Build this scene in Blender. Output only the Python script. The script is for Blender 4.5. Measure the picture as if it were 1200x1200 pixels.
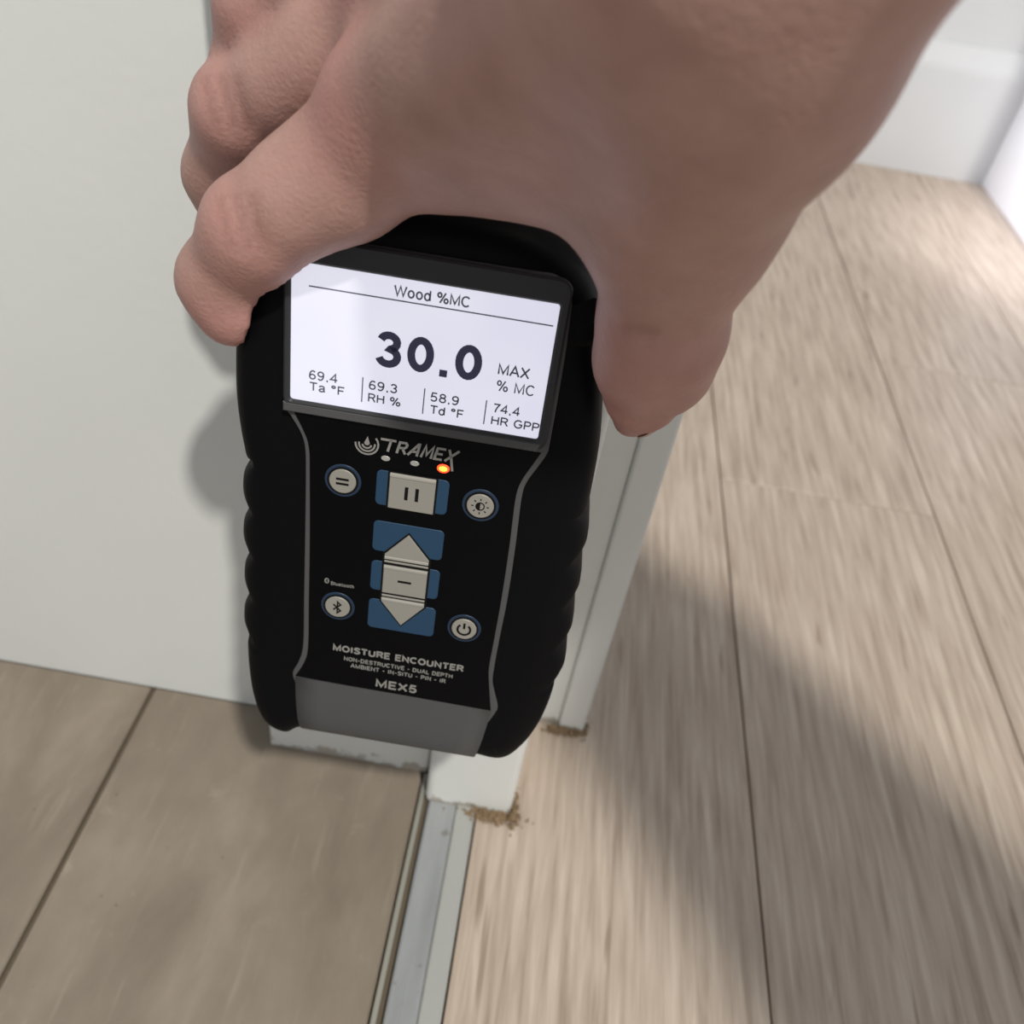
import bpy, bmesh, math, random
import numpy as np
from mathutils import Matrix, Vector
from mathutils.geometry import tessellate_polygon

random.seed(7)
rng = np.random.default_rng(7)
S = bpy.context.scene
COL = S.collection
for o in list(bpy.data.objects):
    bpy.data.objects.remove(o)

# ------------------------------------------------------------------ camera
FPX = 1050.0
CAM = np.array([0.0, 0.0, 0.34])
PITCH = math.radians(41.27)
ROLL = math.radians(10.13)
_F = np.array([0, math.cos(PITCH), -math.sin(PITCH)])
_U0 = np.array([0, math.sin(PITCH), math.cos(PITCH)])
_R0 = np.array([1.0, 0, 0])
_R = math.cos(ROLL) * _R0 + math.sin(ROLL) * _U0
_U = -math.sin(ROLL) * _R0 + math.cos(ROLL) * _U0
cam = bpy.data.cameras.new('camera')
cam.sensor_width = 36.0
cam.sensor_fit = 'AUTO'
cam.lens = FPX / 1200 * 36
cam.clip_start = 0.005
cam.dof.use_dof = True
cam.dof.focus_distance = 0.205
cam.dof.aperture_fstop = 17.0
co = bpy.data.objects.new('camera', cam)
COL.objects.link(co)
co.matrix_world = Matrix(((_R[0], _U[0], -_F[0], CAM[0]), (_R[1], _U[1], -_F[1], CAM[1]),
                          (_R[2], _U[2], -_F[2], CAM[2]), (0, 0, 0, 1)))
S.camera = co

# ------------------------------------------------------------------ light
S.view_settings.view_transform = 'Standard'
S.view_settings.look = 'None'
S.view_settings.gamma = 1.0
S.view_settings.use_curve_mapping = False
S.view_settings.exposure = 0.08
w = bpy.data.worlds.new('room_light')
S.world = w
w.use_nodes = True
w.node_tree.nodes['Background'].inputs[0].default_value = (0.93, 0.96, 1.0, 1)
w.node_tree.nodes['Background'].inputs[1].default_value = 0.51


def lamp(name, loc, power, radius, col, target=None, spot=None, blend=0.5):
    l = bpy.data.lights.new(name, 'SPOT' if spot else 'POINT')
    l.energy = power
    l.shadow_soft_size = radius
    l.color = col
    o = bpy.data.objects.new(name, l)
    o.location = loc
    if spot:
        l.spot_size = math.radians(spot)
        l.spot_blend = blend
        o.rotation_euler = (Vector(target) - Vector(loc)).to_track_quat('-Z', 'Y').to_euler()
    COL.objects.link(o)
    return o


lamp('hall_downlight', (0.565, -1.02, 2.30), 250, 0.055, (1.0, 0.972, 0.915))
lamp('added_right_wall_fill', (0.08, 0.82, 0.46), 24, 0.05, (0.90, 0.91, 1.0), (0.48, 0.90, 0.12), 50, 1.0)  # added fill spot, no real fixture; brightens the right wall and floor beside it


# ------------------------------------------------------------------ pixel helpers (1200 frame)
def ray(px, py):
    return _F + _R * (px - 600) / FPX + _U * (600 - py) / FPX


def fl(px, py, z=0.0):
    d = ray(px, py)
    return CAM + d * ((z - CAM[2]) / d[2])


def cd(px, py, d_mm):
    """a point seen in direction px,py at depth d_mm along the view axis"""
    return CAM + ray(px, py) * d_mm / 1000


# ------------------------------------------------------------------ materials
def mat(name, col, rough=0.5, metal=0.0, spec=0.5, emit=None, es=0.0):
    m = bpy.data.materials.new(name)
    m.use_nodes = True
    b = m.node_tree.nodes['Principled BSDF']
    b.inputs['Base Color'].default_value = (*col, 1)
    b.inputs['Roughness'].default_value = rough
    b.inputs['Metallic'].default_value = metal
    b.inputs['Specular IOR Level'].default_value = spec
    if emit:
        b.inputs['Emission Color'].default_value = (*emit, 1)
        b.inputs['Emission Strength'].default_value = es
    return m


class NT:
    def __init__(self, m):
        self.t = m.node_tree
        self.b = self.t.nodes['Principled BSDF']

    def n(self, typ, **kw):
        nd = self.t.nodes.new(typ)
        for k, v in kw.items():
            setattr(nd, k, v)
        return nd

    def l(self, a, b):
        self.t.links.new(a, b)

    def coord(self, scale=(1, 1, 1), src='Object', rot=(0, 0, 0)):
        tc = self.n('ShaderNodeTexCoord')
        mp = self.n('ShaderNodeMapping')
        mp.inputs['Scale'].default_value = scale
        mp.inputs['Rotation'].default_value = rot
        self.l(tc.outputs[src], mp.inputs[0])
        return mp.outputs[0]

    def world(self, scale=(1, 1, 1)):
        g = self.n('ShaderNodeNewGeometry')
        mp = self.n('ShaderNodeMapping')
        mp.inputs['Scale'].default_value = scale
        self.l(g.outputs['Position'], mp.inputs[0])
        return mp.outputs[0]

    def noise(self, vec, scale, detail=3, rough=0.5, dist=0.0):
        nd = self.n('ShaderNodeTexNoise')
        nd.inputs['Scale'].default_value = scale
        nd.inputs['Detail'].default_value = detail
        nd.inputs['Roughness'].default_value = rough
        nd.inputs['Distortion'].default_value = dist
        self.l(vec, nd.inputs['Vector'])
        return nd.outputs['Fac']

    def ramp(self, fac, stops):
        r = self.n('ShaderNodeValToRGB')
        e = r.color_ramp.elements
        while len(e) < len(stops):
            e.new(0.5)
        for i, (p, c) in enumerate(stops):
            e[i].position = p
            e[i].color = (*c, 1) if len(c) == 3 else c
        self.l(fac, r.inputs[0])
        return r.outputs[0]

    def mix(self, fac, a, b, mode='MIX'):
        m = self.n('ShaderNodeMix', data_type='RGBA', blend_type=mode)
        if isinstance(fac, float):
            m.inputs[0].default_value = fac
        else:
            self.l(fac, m.inputs[0])
        for v, i in ((a, 6), (b, 7)):
            if isinstance(v, tuple):
                m.inputs[i].default_value = (*v, 1)
            else:
                self.l(v, m.inputs[i])
        return m.outputs[2]

    def math(self, op, a, b=0.0, clamp=False):
        m = self.n('ShaderNodeMath', operation=op, use_clamp=clamp)
        for v, i in ((a, 0), (b, 1)):
            if isinstance(v, (int, float)):
                m.inputs[i].default_value = v
            else:
                self.l(v, m.inputs[i])
        return m.outputs[0]

    def bump(self, h, strength=0.3, dist=0.001):
        bp = self.n('ShaderNodeBump')
        bp.inputs['Strength'].default_value = strength
        bp.inputs['Distance'].default_value = dist
        self.l(h, bp.inputs['Height'])
        self.l(bp.outputs[0], self.b.inputs['Normal'])

    def color(self, c):
        self.l(c, self.b.inputs['Base Color'])


BW = lambda v: (v, v, v)


def m_paint(name, col, rough=0.45, dirt=True, bottom=0.0):
    m = mat(name, col, rough)
    n = NT(m)
    v = n.world()
    big = n.ramp(n.noise(v, 9, 3), [(0.3, tuple(c * 0.95 for c in col)), (0.7, col)])
    c = big
    if dirt:
        # sparse dark scuffs
        s = n.ramp(n.noise(v, 210, 2, 0.4), [(0.80, BW(0)), (0.83, BW(1))])
        c = n.mix(n.math('MULTIPLY', s, 0.55), c, (0.16, 0.14, 0.11))
    if bottom:
        g = n.n('ShaderNodeNewGeometry')
        sx = n.n('ShaderNodeSeparateXYZ')
        n.l(g.outputs['Position'], sx.inputs[0])
        nz = n.noise(v, 130, 4, 0.65)
        hgt = n.math('MULTIPLY', n.math('SUBTRACT', nz, 0.36), bottom)
        k = n.math('MULTIPLY', n.math('SUBTRACT', hgt, sx.outputs[2]), 700, clamp=True)
        c = n.mix(n.math('MULTIPLY', k, 0.62), c, (0.20, 0.15, 0.09))
    n.color(c)
    n.bump(n.noise(v, 260, 2), 0.12, 0.0006)
    return m


def m_tile():  # tones lowered overall, standing in for a body shadow on the tiles
    m = mat('greige_tile', (0.3, 0.26, 0.2), 0.38)
    n = NT(m)
    v = n.world((1, 0.35, 1))
    v2 = n.world()
    a = n.ramp(n.noise(v, 26, 6, 0.62, 0.4), [(0.25, (0.142, 0.113, 0.084)), (0.5, (0.205, 0.169, 0.130)), (0.75, (0.272, 0.228, 0.178))])
    cl = n.ramp(n.noise(v2, 11, 5, 0.6), [(0.42, BW(0)), (0.66, BW(1))])
    c = n.mix(n.math('MULTIPLY', cl, 0.5), a, (0.135, 0.110, 0.080))
    st = n.ramp(n.noise(n.world((1, 0.10, 1)), 210, 3, 0.6), [(0.60, BW(0)), (0.75, BW(1))])
    c = n.mix(n.math('MULTIPLY', st, 0.30), c, (0.315, 0.275, 0.215))
    wh = n.ramp(n.noise(v2, 46, 5, 0.7, 0.6), [(0.62, BW(0)), (0.72, BW(1))])
    c = n.mix(n.math('MULTIPLY', wh, 0.4), c, (0.345, 0.300, 0.235))
    dk = n.ramp(n.noise(v2, 330, 1), [(0.785, BW(0)), (0.82, BW(1))])
    c = n.mix(n.math('MULTIPLY', dk, 0.7), c, (0.075, 0.05, 0.03))
    n.color(c)
    n.bump(n.noise(v, 240, 3), 0.15, 0.0006)
    return m


def m_wood():
    m = mat('bamboo_wood', (0.5, 0.4, 0.32), 0.36)
    n = NT(m)
    oi = n.n('ShaderNodeObjectInfo')
    g = n.n('ShaderNodeNewGeometry')
    off = n.n('ShaderNodeVectorMath', operation='MULTIPLY')
    cb = n.n('ShaderNodeCombineXYZ')
    n.l(oi.outputs['Random'], cb.inputs[0]); n.l(oi.outputs['Random'], cb.inputs[1])
    n.l(cb.outputs[0], off.inputs[0]); off.inputs[1].default_value = (3, 7, 0)
    ad = n.n('ShaderNodeVectorMath', operation='ADD')
    n.l(g.outputs['Position'], ad.inputs[0]); n.l(off.outputs[0], ad.inputs[1])

    def mp(sc):
        q = n.n('ShaderNodeMapping'); q.inputs['Scale'].default_value = sc
        n.l(ad.outputs[0], q.inputs[0]); return q.outputs[0]
    f1 = n.noise(mp((1, 0.055, 1)), 250, 4, 0.6, 0.3)
    c = n.ramp(f1, [(0.27, (0.222, 0.165, 0.122)), (0.42, (0.335, 0.265, 0.206)), (0.58, (0.425, 0.347, 0.279)), (0.76, (0.535, 0.451, 0.371))])
    f2 = n.ramp(n.noise(mp((1, 0.10, 1)), 22, 4, 0.6), [(0.35, BW(0)), (0.7, BW(1))])
    c = n.mix(n.math('MULTIPLY', f2, 0.30), c, (0.325, 0.258, 0.212))
    # short dark grain flecks
    f3 = n.ramp(n.noise(mp((1, 0.095, 1)), 155, 2, 0.5, 0.5), [(0.655, BW(0)), (0.73, BW(1))])
    c = n.mix(n.math('MULTIPLY', f3, 0.7), c, (0.205, 0.145, 0.105))
    n.color(c)
    n.l(n.ramp(f1, [(0.3, BW(0.46)), (0.7, BW(0.34))]), n.b.inputs['Roughness'])
    n.bump(f1, 0.12, 0.0008)
    return m


def m_metal():
    m = mat('worn_metal', (0.42, 0.43, 0.42), 0.42, 0.25)
    n = NT(m)
    v = n.world((1, 0.12, 1))
    c = n.ramp(n.noise(v, 120, 4, 0.6), [(0.3, (0.235, 0.243, 0.243)), (0.7, (0.325, 0.335, 0.335))])
    d = n.ramp(n.noise(n.world(), 170, 3, 0.6), [(0.66, BW(0)), (0.74, BW(1))])
    c = n.mix(n.math('MULTIPLY', d, 0.6), c, (0.13, 0.11, 0.085))
    n.color(c)
    n.bump(n.noise(v, 300, 2), 0.1, 0.0005)
    return m


M_WALL = m_paint('wall_paint', (0.640, 0.648, 0.625), 0.42)
M_TRIM = m_paint('trim_paint', (0.65, 0.658, 0.63), 0.36, True, 0.026)
M_FAR = m_paint('far_paint', (0.56, 0.57, 0.575), 0.4, False)
M_RIGHT = m_paint('right_wall_paint', (0.84, 0.84, 0.86), 0.4, False)
M_TILE = m_tile()
M_GROUT = mat('grout', (0.105, 0.082, 0.055), 0.9)
M_WOOD = m_wood()
M_SUB = mat('floor_joint', (0.10, 0.072, 0.05), 0.9)
M_METAL = m_metal()
M_TRIMMETAL = mat('tile_edge_metal', (0.36, 0.35, 0.30), 0.4, 0.5)
M_DIRT = mat('brown_dirt', (0.20, 0.135, 0.075), 0.95)

# meter materials; grey, blue and key tones darkened to stand in for hand shade
M_BOOT = mat('black_rubber', (0.0028, 0.0028, 0.0034), 0.55, spec=0.07)
_n = NT(M_BOOT); _n.bump(_n.noise(_n.coord(), 2500, 2), 0.08, 0.0002)
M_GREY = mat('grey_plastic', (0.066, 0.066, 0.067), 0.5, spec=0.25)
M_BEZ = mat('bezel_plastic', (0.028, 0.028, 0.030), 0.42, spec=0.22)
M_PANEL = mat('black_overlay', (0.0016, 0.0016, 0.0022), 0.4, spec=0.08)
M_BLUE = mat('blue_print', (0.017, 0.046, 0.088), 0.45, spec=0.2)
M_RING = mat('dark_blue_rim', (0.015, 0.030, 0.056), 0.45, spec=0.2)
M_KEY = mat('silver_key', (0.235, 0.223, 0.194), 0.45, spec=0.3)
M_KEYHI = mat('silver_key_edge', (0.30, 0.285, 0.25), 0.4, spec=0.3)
M_INK = mat('black_ink', (0.004, 0.004, 0.004), 0.5, spec=0.15)
M_PRINT = mat('silver_print', (0.215, 0.208, 0.192), 0.5, spec=0.2)
M_LEDOFF = mat('led_off', (0.30, 0.29, 0.265), 0.35)
M_LEDRED = mat('led_red', (0.8, 0.03, 0.01), 0.3, emit=(1.0, 0.03, 0.006), es=5.0)
M_LEDHOT = mat('led_core', (0.9, 0.4, 0.05), 0.3, emit=(1.0, 0.27, 0.02), es=5.0)
M_SCREEN = mat('backlit_screen', (0.25, 0.25, 0.27), 0.25, emit=(0.735, 0.73, 0.86), es=0.80)
_n = NT(M_SCREEN)
_v = _n.coord()
_n.l(_n.ramp(_n.noise(_v, 28, 2), [(0.3, (0.69, 0.69, 0.84)), (0.7, (0.79, 0.78, 0.89))]), _n.b.inputs['Emission Color'])
M_LCD = mat('lcd_segments', (0.066, 0.064, 0.125), 0.4, spec=0.2)
M_LCDTHIN = mat('lcd_text', (0.115, 0.112, 0.150), 0.4, spec=0.2)


# ------------------------------------------------------------------ object helpers
def tag(o, label=None, cat=None, group=None, kind=None):
    if label: o['label'] = label
    if cat: o['category'] = cat
    if group: o['group'] = group
    if kind: o['kind'] = kind
    return o


def link(name, me, m, parent=None, smooth=False):
    o = bpy.data.objects.new(name, me)
    COL.objects.link(o)
    if m: me.materials.append(m)
    if parent: o.parent = parent
    if smooth:
        for p in me.polygons: p.use_smooth = True
    return o


def pyobj(name, vs, fs, m, parent=None, smooth=False):
    me = bpy.data.meshes.new(name)
    me.from_pydata([tuple(map(float, v)) for v in vs], [], fs)
    me.update()
    return link(name, me, m, parent, smooth)


def box(name, x0, x1, y0, y1, z0, z1, m, parent=None, bev=0.0, seg=2):
    bm = bmesh.new()
    bmesh.ops.create_cube(bm, size=1)
    for v in bm.verts:
        v.co = Vector((x0 + (v.co.x + .5) * (x1 - x0), y0 + (v.co.y + .5) * (y1 - y0), z0 + (v.co.z + .5) * (z1 - z0)))
    if bev:
        bmesh.ops.bevel(bm, geom=bm.edges[:], offset=bev, segments=seg, affect='EDGES', profile=0.5)
    me = bpy.data.meshes.new(name)
    bm.to_mesh(me); bm.free()
    return link(name, me, m, parent)


def extrude(name, prof, z0, z1, m, parent=None):
    """profile in plan (x,y) extruded upwards"""
    n = len(prof)
    vs = [(x, y, z0) for x, y in prof] + [(x, y, z1) for x, y in prof]
    fs = [(i, (i + 1) % n, n + (i + 1) % n, n + i) for i in range(n)]
    fs += [tuple(range(n - 1, -1, -1)), tuple(range(n, 2 * n))]
    return pyobj(name, vs, fs, m, parent)


MM = 0.001
WALLTOP = 2.4

# ================================================================== STRUCTURE
# floor: sub-base with tiles, planks as pieces
floor = box('floor', -0.95, 0.62, -0.75, 1.25, -0.03, -0.0030, M_GROUT)
tag(floor, kind='structure')
XG = -0.1425      # grout line
for i, (a, b) in enumerate(((XG + .0010, -0.0181), (-0.2665, XG - .0010), (-0.3905, -0.2685), (-0.5145, -0.3925), (-0.6385, -0.5165))):
    box('tile', a, b, -0.62 + .07 * (i % 2), 0.2295, -0.0035, 0.0, M_TILE, floor, 0.0006, 1)
subw = box('plank_underlay', 0.0072, 0.62, -0.70, 1.20, -0.0034, -0.0022, M_SUB, floor)
seams = [0.0072, 0.1258, 0.2636, 0.4003, 0.5380]
joints = [[(-0.70, 1.19)], [(-0.70, 0.4545), (0.4545, 1.19)], [(-0.70, 0.643), (0.643, 1.19)], [(-0.70, 0.20), (0.20, 1.19)]]
for i in range(4):
    for (y0, y1) in joints[i]:
        box('plank', seams[i] + .0004, seams[i + 1] - .0004, y0 + .0004, y1 - .0004, -0.0026, 0.0, M_WOOD, floor, 0.0004, 1)

# tile-room wall, corner block, far wall
tag(box('wall_left', -0.95, -0.0165, 0.2295, 0.262, 0, WALLTOP, M_WALL), kind='structure')
tag(box('wall_passage', -0.40, 0.043, 0.2625, 1.127, 0, WALLTOP, M_FAR), kind='structure')
tag(box('wall_far', 0.0435, 0.62, 1.127, 1.20, 0, WALLTOP, M_FAR), kind='structure')
tag(box('wall_right', 0.480, 0.56, 0.74, 1.1265, 0, WALLTOP, M_RIGHT), kind='structure')
# far skirting with a sloped top
bb = pyobj('baseboard_far', [(x, y, z) for x in (0.0435, 0.4795) for (y, z) in ((1.1268, 0), (1.1150, 0), (1.1150, .112), (1.1158, .1180), (1.1205, .136), (1.1268, .139))],
           [(0, 1, 2, 3, 4, 5), (11, 10, 9, 8, 7, 6)] + [(i, 6 + i, 6 + (i + 1) % 6, (i + 1) % 6) for i in range(6)], M_FAR)
tag(bb, kind='structure')


def rnd(x0, x1, y0, y1, r, back=True):
    """plan of a board whose two front (low y) corners are rounded"""
    p = [(x0, y1)]
    for k in range(6):
        a = math.pi + k / 5 * math.pi / 2
        p.append((x0 + r + r * math.cos(a), y0 + r + r * math.sin(a)))
    for k in range(6):
        a = 1.5 * math.pi + k / 5 * math.pi / 2
        p.append((x1 - r + r * math.cos(a), y0 + r + r * math.sin(a)))
    p.append((x1, y1))
    return p


# door frame: casing board, stop, rebated lining and its outer bead
tag(extrude('trim_1', rnd(-0.0843, -0.0160, 0.2115, 0.2293, .0012), 0.0, 2.08, M_TRIM), kind='structure')
tag(extrude('trim_2', rnd(-0.0148, 0.0215, 0.1985, 0.2615, .0030), 0.0, 2.06, M_TRIM), kind='structure')
tag(extrude('trim_3', rnd(0.0218, 0.0376, 0.2474, 0.2618, .0005), 0.0, 2.06, M_TRIM), kind='structure')
tag(extrude('trim_4', rnd(0.0377, 0.0495, 0.2455, 0.2618, .0015), 0.0, 2.08, M_TRIM), kind='structure')

# ================================================================== THRESHOLD
th = bpy.data.objects.new('threshold_strip', None)
COL.objects.link(th)
th.location = (0, 0.1, 0)
tag(th, 'worn grey metal threshold strip between the beige tiles and the wood planks', 'threshold')


def strip(name, prof, y0, y1, m):
    n = len(prof)
    vs = [(x, y0 - .1, z) for x, z in prof] + [(x, y1 - .1, z) for x, z in prof]
    fs = [(i, n + i, n + (i + 1) % n, (i + 1) % n) for i in range(n)] + [tuple(range(n)), tuple(range(2 * n - 1, n - 1, -1))]
    return pyobj(name, vs, fs, m, th)


strip('metal_base', [(-.0128, -.003), (-.0128, .0004), (-.0120, .0010), (-.0016, .0010), (-.0012, .0004), (-.0012, -.003)], -0.62, 0.1982, M_METAL)
strip('raised_band', [(-.0012, -.003), (-.0012, .0010), (-.0006, .0016), (.0058, .0016), (.0068, .0008), (.0068, -.003)], -0.62, 0.1982,
      m_paint('band_paint', (0.31, 0.312, 0.290), 0.4, True))
strip('edge_lip', [(-.0172, -.003), (-.0172, .0003), (-.0168, .0006), (-.0157, .0006), (-.0153, .0003), (-.0153, -.003)], -0.62, 0.2105, M_TRIMMETAL)


# ================================================================== DIRT (uncountable crumbs at the foot of the frame)
def crumbs(name, spots, label):
    bm = bmesh.new()
    for (cx, cy, sx, sy, n, r0, r1, up) in spots:
        for _ in range(n):
            x = cx + random.gauss(0, sx); y = cy + random.gauss(0, sy)
            r = random.uniform(r0, r1)
            z = abs(random.gauss(0, up))
            mtx = Matrix.Translation((x, y, z + r * .35)) @ Matrix.Rotation(random.uniform(0, 6.28), 4, 'Z') @ Matrix.Diagonal((r * random.uniform(.7, 1.9), r * random.uniform(.6, 1.2), r * random.uniform(.4, .8), 1))
            bmesh.ops.create_icosphere(bm, subdivisions=1, radius=1, matrix=mtx)
    me = bpy.data.meshes.new(name)
    bm.to_mesh(me); bm.free()
    return tag(link(name, me, M_DIRT), label, 'dirt', kind='stuff')


crumbs('damp_dirt', [(0.014, 0.1965, .0058, .0014, 420, .0002, .0008, .0012), (0.0225, 0.200, .0010, .0040, 200, .0002, .0007, .0022),
                     (0.008, 0.1955, .0030, .0010, 60, .0002, .0007, .0006)],
       'brown damp dirt packed along the foot of the white door stop')
crumbs('dirt_clump', [(0.0400, 0.2440, .0040, .0011, 130, .0003, .0010, .0013), (0.050, 0.2470, .0012, .0030, 40, .0003, .0008, .0008)],
       'small brown dirt clump at the foot of the outer frame bead')

# ================================================================== METER
TILT = math.radians(10.0)
RZ = math.radians(0.8)
P0 = np.array([-0.02299, 0.160, 0.20492])
_e = np.array([1.0, 0, 0]); _u = np.array([0, math.sin(TILT), math.cos(TILT)])
EX = math.cos(RZ) * _e + math.sin(RZ) * _u
EU = -math.sin(RZ) * _e + math.cos(RZ) * _u
EN = np.array([0, -math.cos(TILT), math.sin(TILT)])


def uv(px, py, wmm=0.0):
    """pixel -> mm on the meter's front plane (or a plane wmm in front of it)"""
    d = ray(px, py)
    p = P0 + EN * wmm * MM
    q = CAM + d * (((p - CAM) @ EN) / (d @ EN))
    return np.array([(q - P0) @ EX, (q - P0) @ EU]) / MM


meter = bpy.data.objects.new('moisture_meter', None)
COL.objects.link(meter)
BASEV = -95.0
_o = P0 + EU * BASEV * MM
meter.matrix_world = Matrix(((EX[0], EU[0], EN[0], _o[0]), (EX[1], EU[1], EN[1], _o[1]), (EX[2], EU[2], EN[2], _o[2]), (0, 0, 0, 1)))
tag(meter, 'black handheld moisture meter with lit screen reading 30.0, held against the door frame', 'meter')


def L(u, v, w_):
    return (u * MM, (v - BASEV) * MM, w_ * MM)


def poly_area(p):
    p = np.array(p); x, y = p[:, 0], p[:, 1]
    return 0.5 * np.sum(x * np.roll(y, -1) - y * np.roll(x, -1))


def prism(name, poly, w0, w1, m, parent, bev=0.0, holes=(), smooth=False):
    """uv polygon (mm) extruded from w0 to w1, optional small chamfer on the front edge"""
    loops = [list(map(tuple, poly))] + [list(map(tuple, h)) for h in holes]
    vs, fs = [], []
    tops = []
    for li, lp in enumerate(loops):
        lp = np.array(lp)
        if (poly_area(lp) > 0) != (li == 0): lp = lp[::-1]
        n = len(lp)
        base = len(vs)
        nrm = None
        if bev:
            t1 = lp - np.roll(lp, 1, 0); t2 = np.roll(lp, -1, 0) - lp
            t1 /= np.linalg.norm(t1, axis=1)[:, None] + 1e-9; t2 /= np.linalg.norm(t2, axis=1)[:, None] + 1e-9
            b = np.stack([-(t1 + t2)[:, 1], (t1 + t2)[:, 0]], 1)
            b /= np.linalg.norm(b, axis=1)[:, None] + 1e-9
            cs = np.clip((b * np.stack([-t1[:, 1], t1[:, 0]], 1)).sum(1), 0.5, 1)
            inn = lp + b * (bev / cs)[:, None]
            rings = [(lp, w0), (lp, w1 - bev), (inn, w1)]
        else:
            rings = [(lp, w0), (lp, w1)]
        for rr, ww in rings:
            vs += [L(a, c, ww) for a, c in rr]
        for k in range(len(rings) - 1):
            for i in range(n):
                j = (i + 1) % n
                fs.append((base + k * n + i, base + k * n + j, base + (k + 1) * n + j, base + (k + 1) * n + i))
        tops.append((base + (len(rings) - 1) * n, n, rings[-1][0]))
    flat = []
    idx = []
    for (b0, n, rr) in tops:
        flat.append([Vector((a, c, 0)) for a, c in rr]); idx += list(range(b0, b0 + n))
    for t in tessellate_polygon(flat):
        a, b_, c = (vs[idx[q]] for q in t)
        ar = (b_[0] - a[0]) * (c[1] - a[1]) - (b_[1] - a[1]) * (c[0] - a[0])
        t = tuple(idx[q] for q in t)
        fs.append(t if ar > 0 else t[::-1])
    return pyobj(name, vs, fs, m, parent, smooth)


def catmull(pts, per=8, closed=True):
    pts = np.array(pts, float); n = len(pts); out = []
    for i in range(n if closed else n - 1):
        if closed:
            p0, p1, p2, p3 = pts[i - 1], pts[i], pts[(i + 1) % n], pts[(i + 2) % n]
        else:
            p0, p1, p2, p3 = pts[max(i - 1, 0)], pts[i], pts[i + 1], pts[min(i + 2, n - 1)]
        for k in range(per):
            t = k / per
            out.append(0.5 * ((2 * p1) + (-p0 + p2) * t + (2 * p0 - 5 * p1 + 4 * p2 - p3) * t * t + (-p0 + 3 * p1 - 3 * p2 + p3) * t ** 3))
    if not closed: out.append(pts[-1])
    return np.array(out)


def resample(p, n):
    p = np.vstack([p, p[:1]]); s = np.r_[0, np.cumsum(np.linalg.norm(np.diff(p, axis=0), axis=1))]
    t = np.linspace(0, s[-1], n, endpoint=False)
    return np.stack([np.interp(t, s, p[:, 0]), np.interp(t, s, p[:, 1])], 1)


# --- rubber boot: outline read off the picture, mirrored top
left_px = [(286, 405), (287, 450), (292, 490), (297, 516), (298, 545), (298, 600), (299, 660), (298, 715), (299, 755), (305, 795), (317, 820), (333, 832), (352, 836)]
right_px = [(584, 877), (606, 871), (626, 850), (644, 815), (657, 765), (667, 712), (677, 655), (686, 600), (697, 545), (703, 510), (706, 470), (707, 420), (704, 382)]
Lp = [uv(x, y, -12) for x, y in left_px]
Rp = [uv(x, y, (-8, -8, -8.5, -10, -12, -14)[min(i, 5)]) for i, (x, y) in enumerate(right_px)]
CU = -1.6
top = [(38.0, 36), (35.0, 45.5), (28.5, 53.5), (19, 58.5), (6, 60.2), (-9, 60.2), (-22, 58.5), (-32, 53.5), (-39, 45.5), (-43.2, 36), (-44.8, 26)]
bottom = [uv(374, 836, -12) + (0, 2.6), uv(460, 850, -12) + (0, 3.4), uv(546, 864, -12) + (0, 2.6)]
ctrl = [tuple(p) for p in Lp] + [tuple(p) for p in bottom] + [tuple(p) for p in Rp] + [(u_, v_) for u_, v_ in top]
CONT = resample(catmull(ctrl, 10), 420)
for _ in range(3):
    CONT = 0.5 * CONT + 0.25 * (np.roll(CONT, 1, 0) + np.roll(CONT, -1, 0))
if poly_area(CONT) < 0: CONT = CONT[::-1]
tg = np.roll(CONT, -2, 0) - np.roll(CONT, 2, 0)
tg /= np.linalg.norm(tg, axis=1)[:, None]
NRM = np.stack([tg[:, 1], -tg[:, 0]], 1)     # outward
for _ in range(6):
    NRM = 0.5 * NRM + 0.25 * (np.roll(NRM, 1, 0) + np.roll(NRM, -1, 0))
NRM /= np.linalg.norm(NRM, axis=1)[:, None]
side = np.abs(NRM[:, 0]) > 0.8
gv0, gv1, GN = -60.0, -6.0, 4                   # grip zone
ph = (CONT[:, 1] - gv0) / (gv1 - gv0) * GN
rip = np.where(side & (ph > 0) & (ph < GN), np.sqrt(np.abs(np.sin(np.pi * ph))), 0)
rip = rip * 3.4 - np.where(side & (ph > -0.12) & (ph < GN + .12), 2.1, 0)
layers = [(0.0, 12, 0), (0.15, 8.0, 0), (-0.1, 5.6, .0), (-0.8, 3.7, .1), (-2.2, 2.0, .45), (-4.2, .9, .8), (-7, .25, 1), (-11, 0, 1), (-17, 0, 1), (-22, .0, 1), (-26, .5, .9), (-29.5, 1.8, .6), (-32.5, 4, .2), (-34.2, 7.5, 0), (-34.8, 12, 0)]
vs, fs = [], []
N = len(CONT)
for (ww, ins, rw) in layers:
    P = CONT - NRM * ins + NRM * (rip * rw)[:, None]
    vs += [L(a, c, ww) for a, c in P]
for k in range(len(layers) - 1):
    for i in range(N):
        j = (i + 1) % N
        fs.append((k * N + i, (k + 1) * N + i, (k + 1) * N + j, k * N + j))
fs.append(tuple(range(N)))
b0 = (len(layers) - 1) * N
fs.append(tuple(range(b0 + N - 1, b0 - 1, -1)))
boot = pyobj('rubber_boot', vs, fs, M_BOOT, meter, True)
for p in boot.data.polygons:
    if len(p.vertices) > 4: p.use_smooth = False

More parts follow.
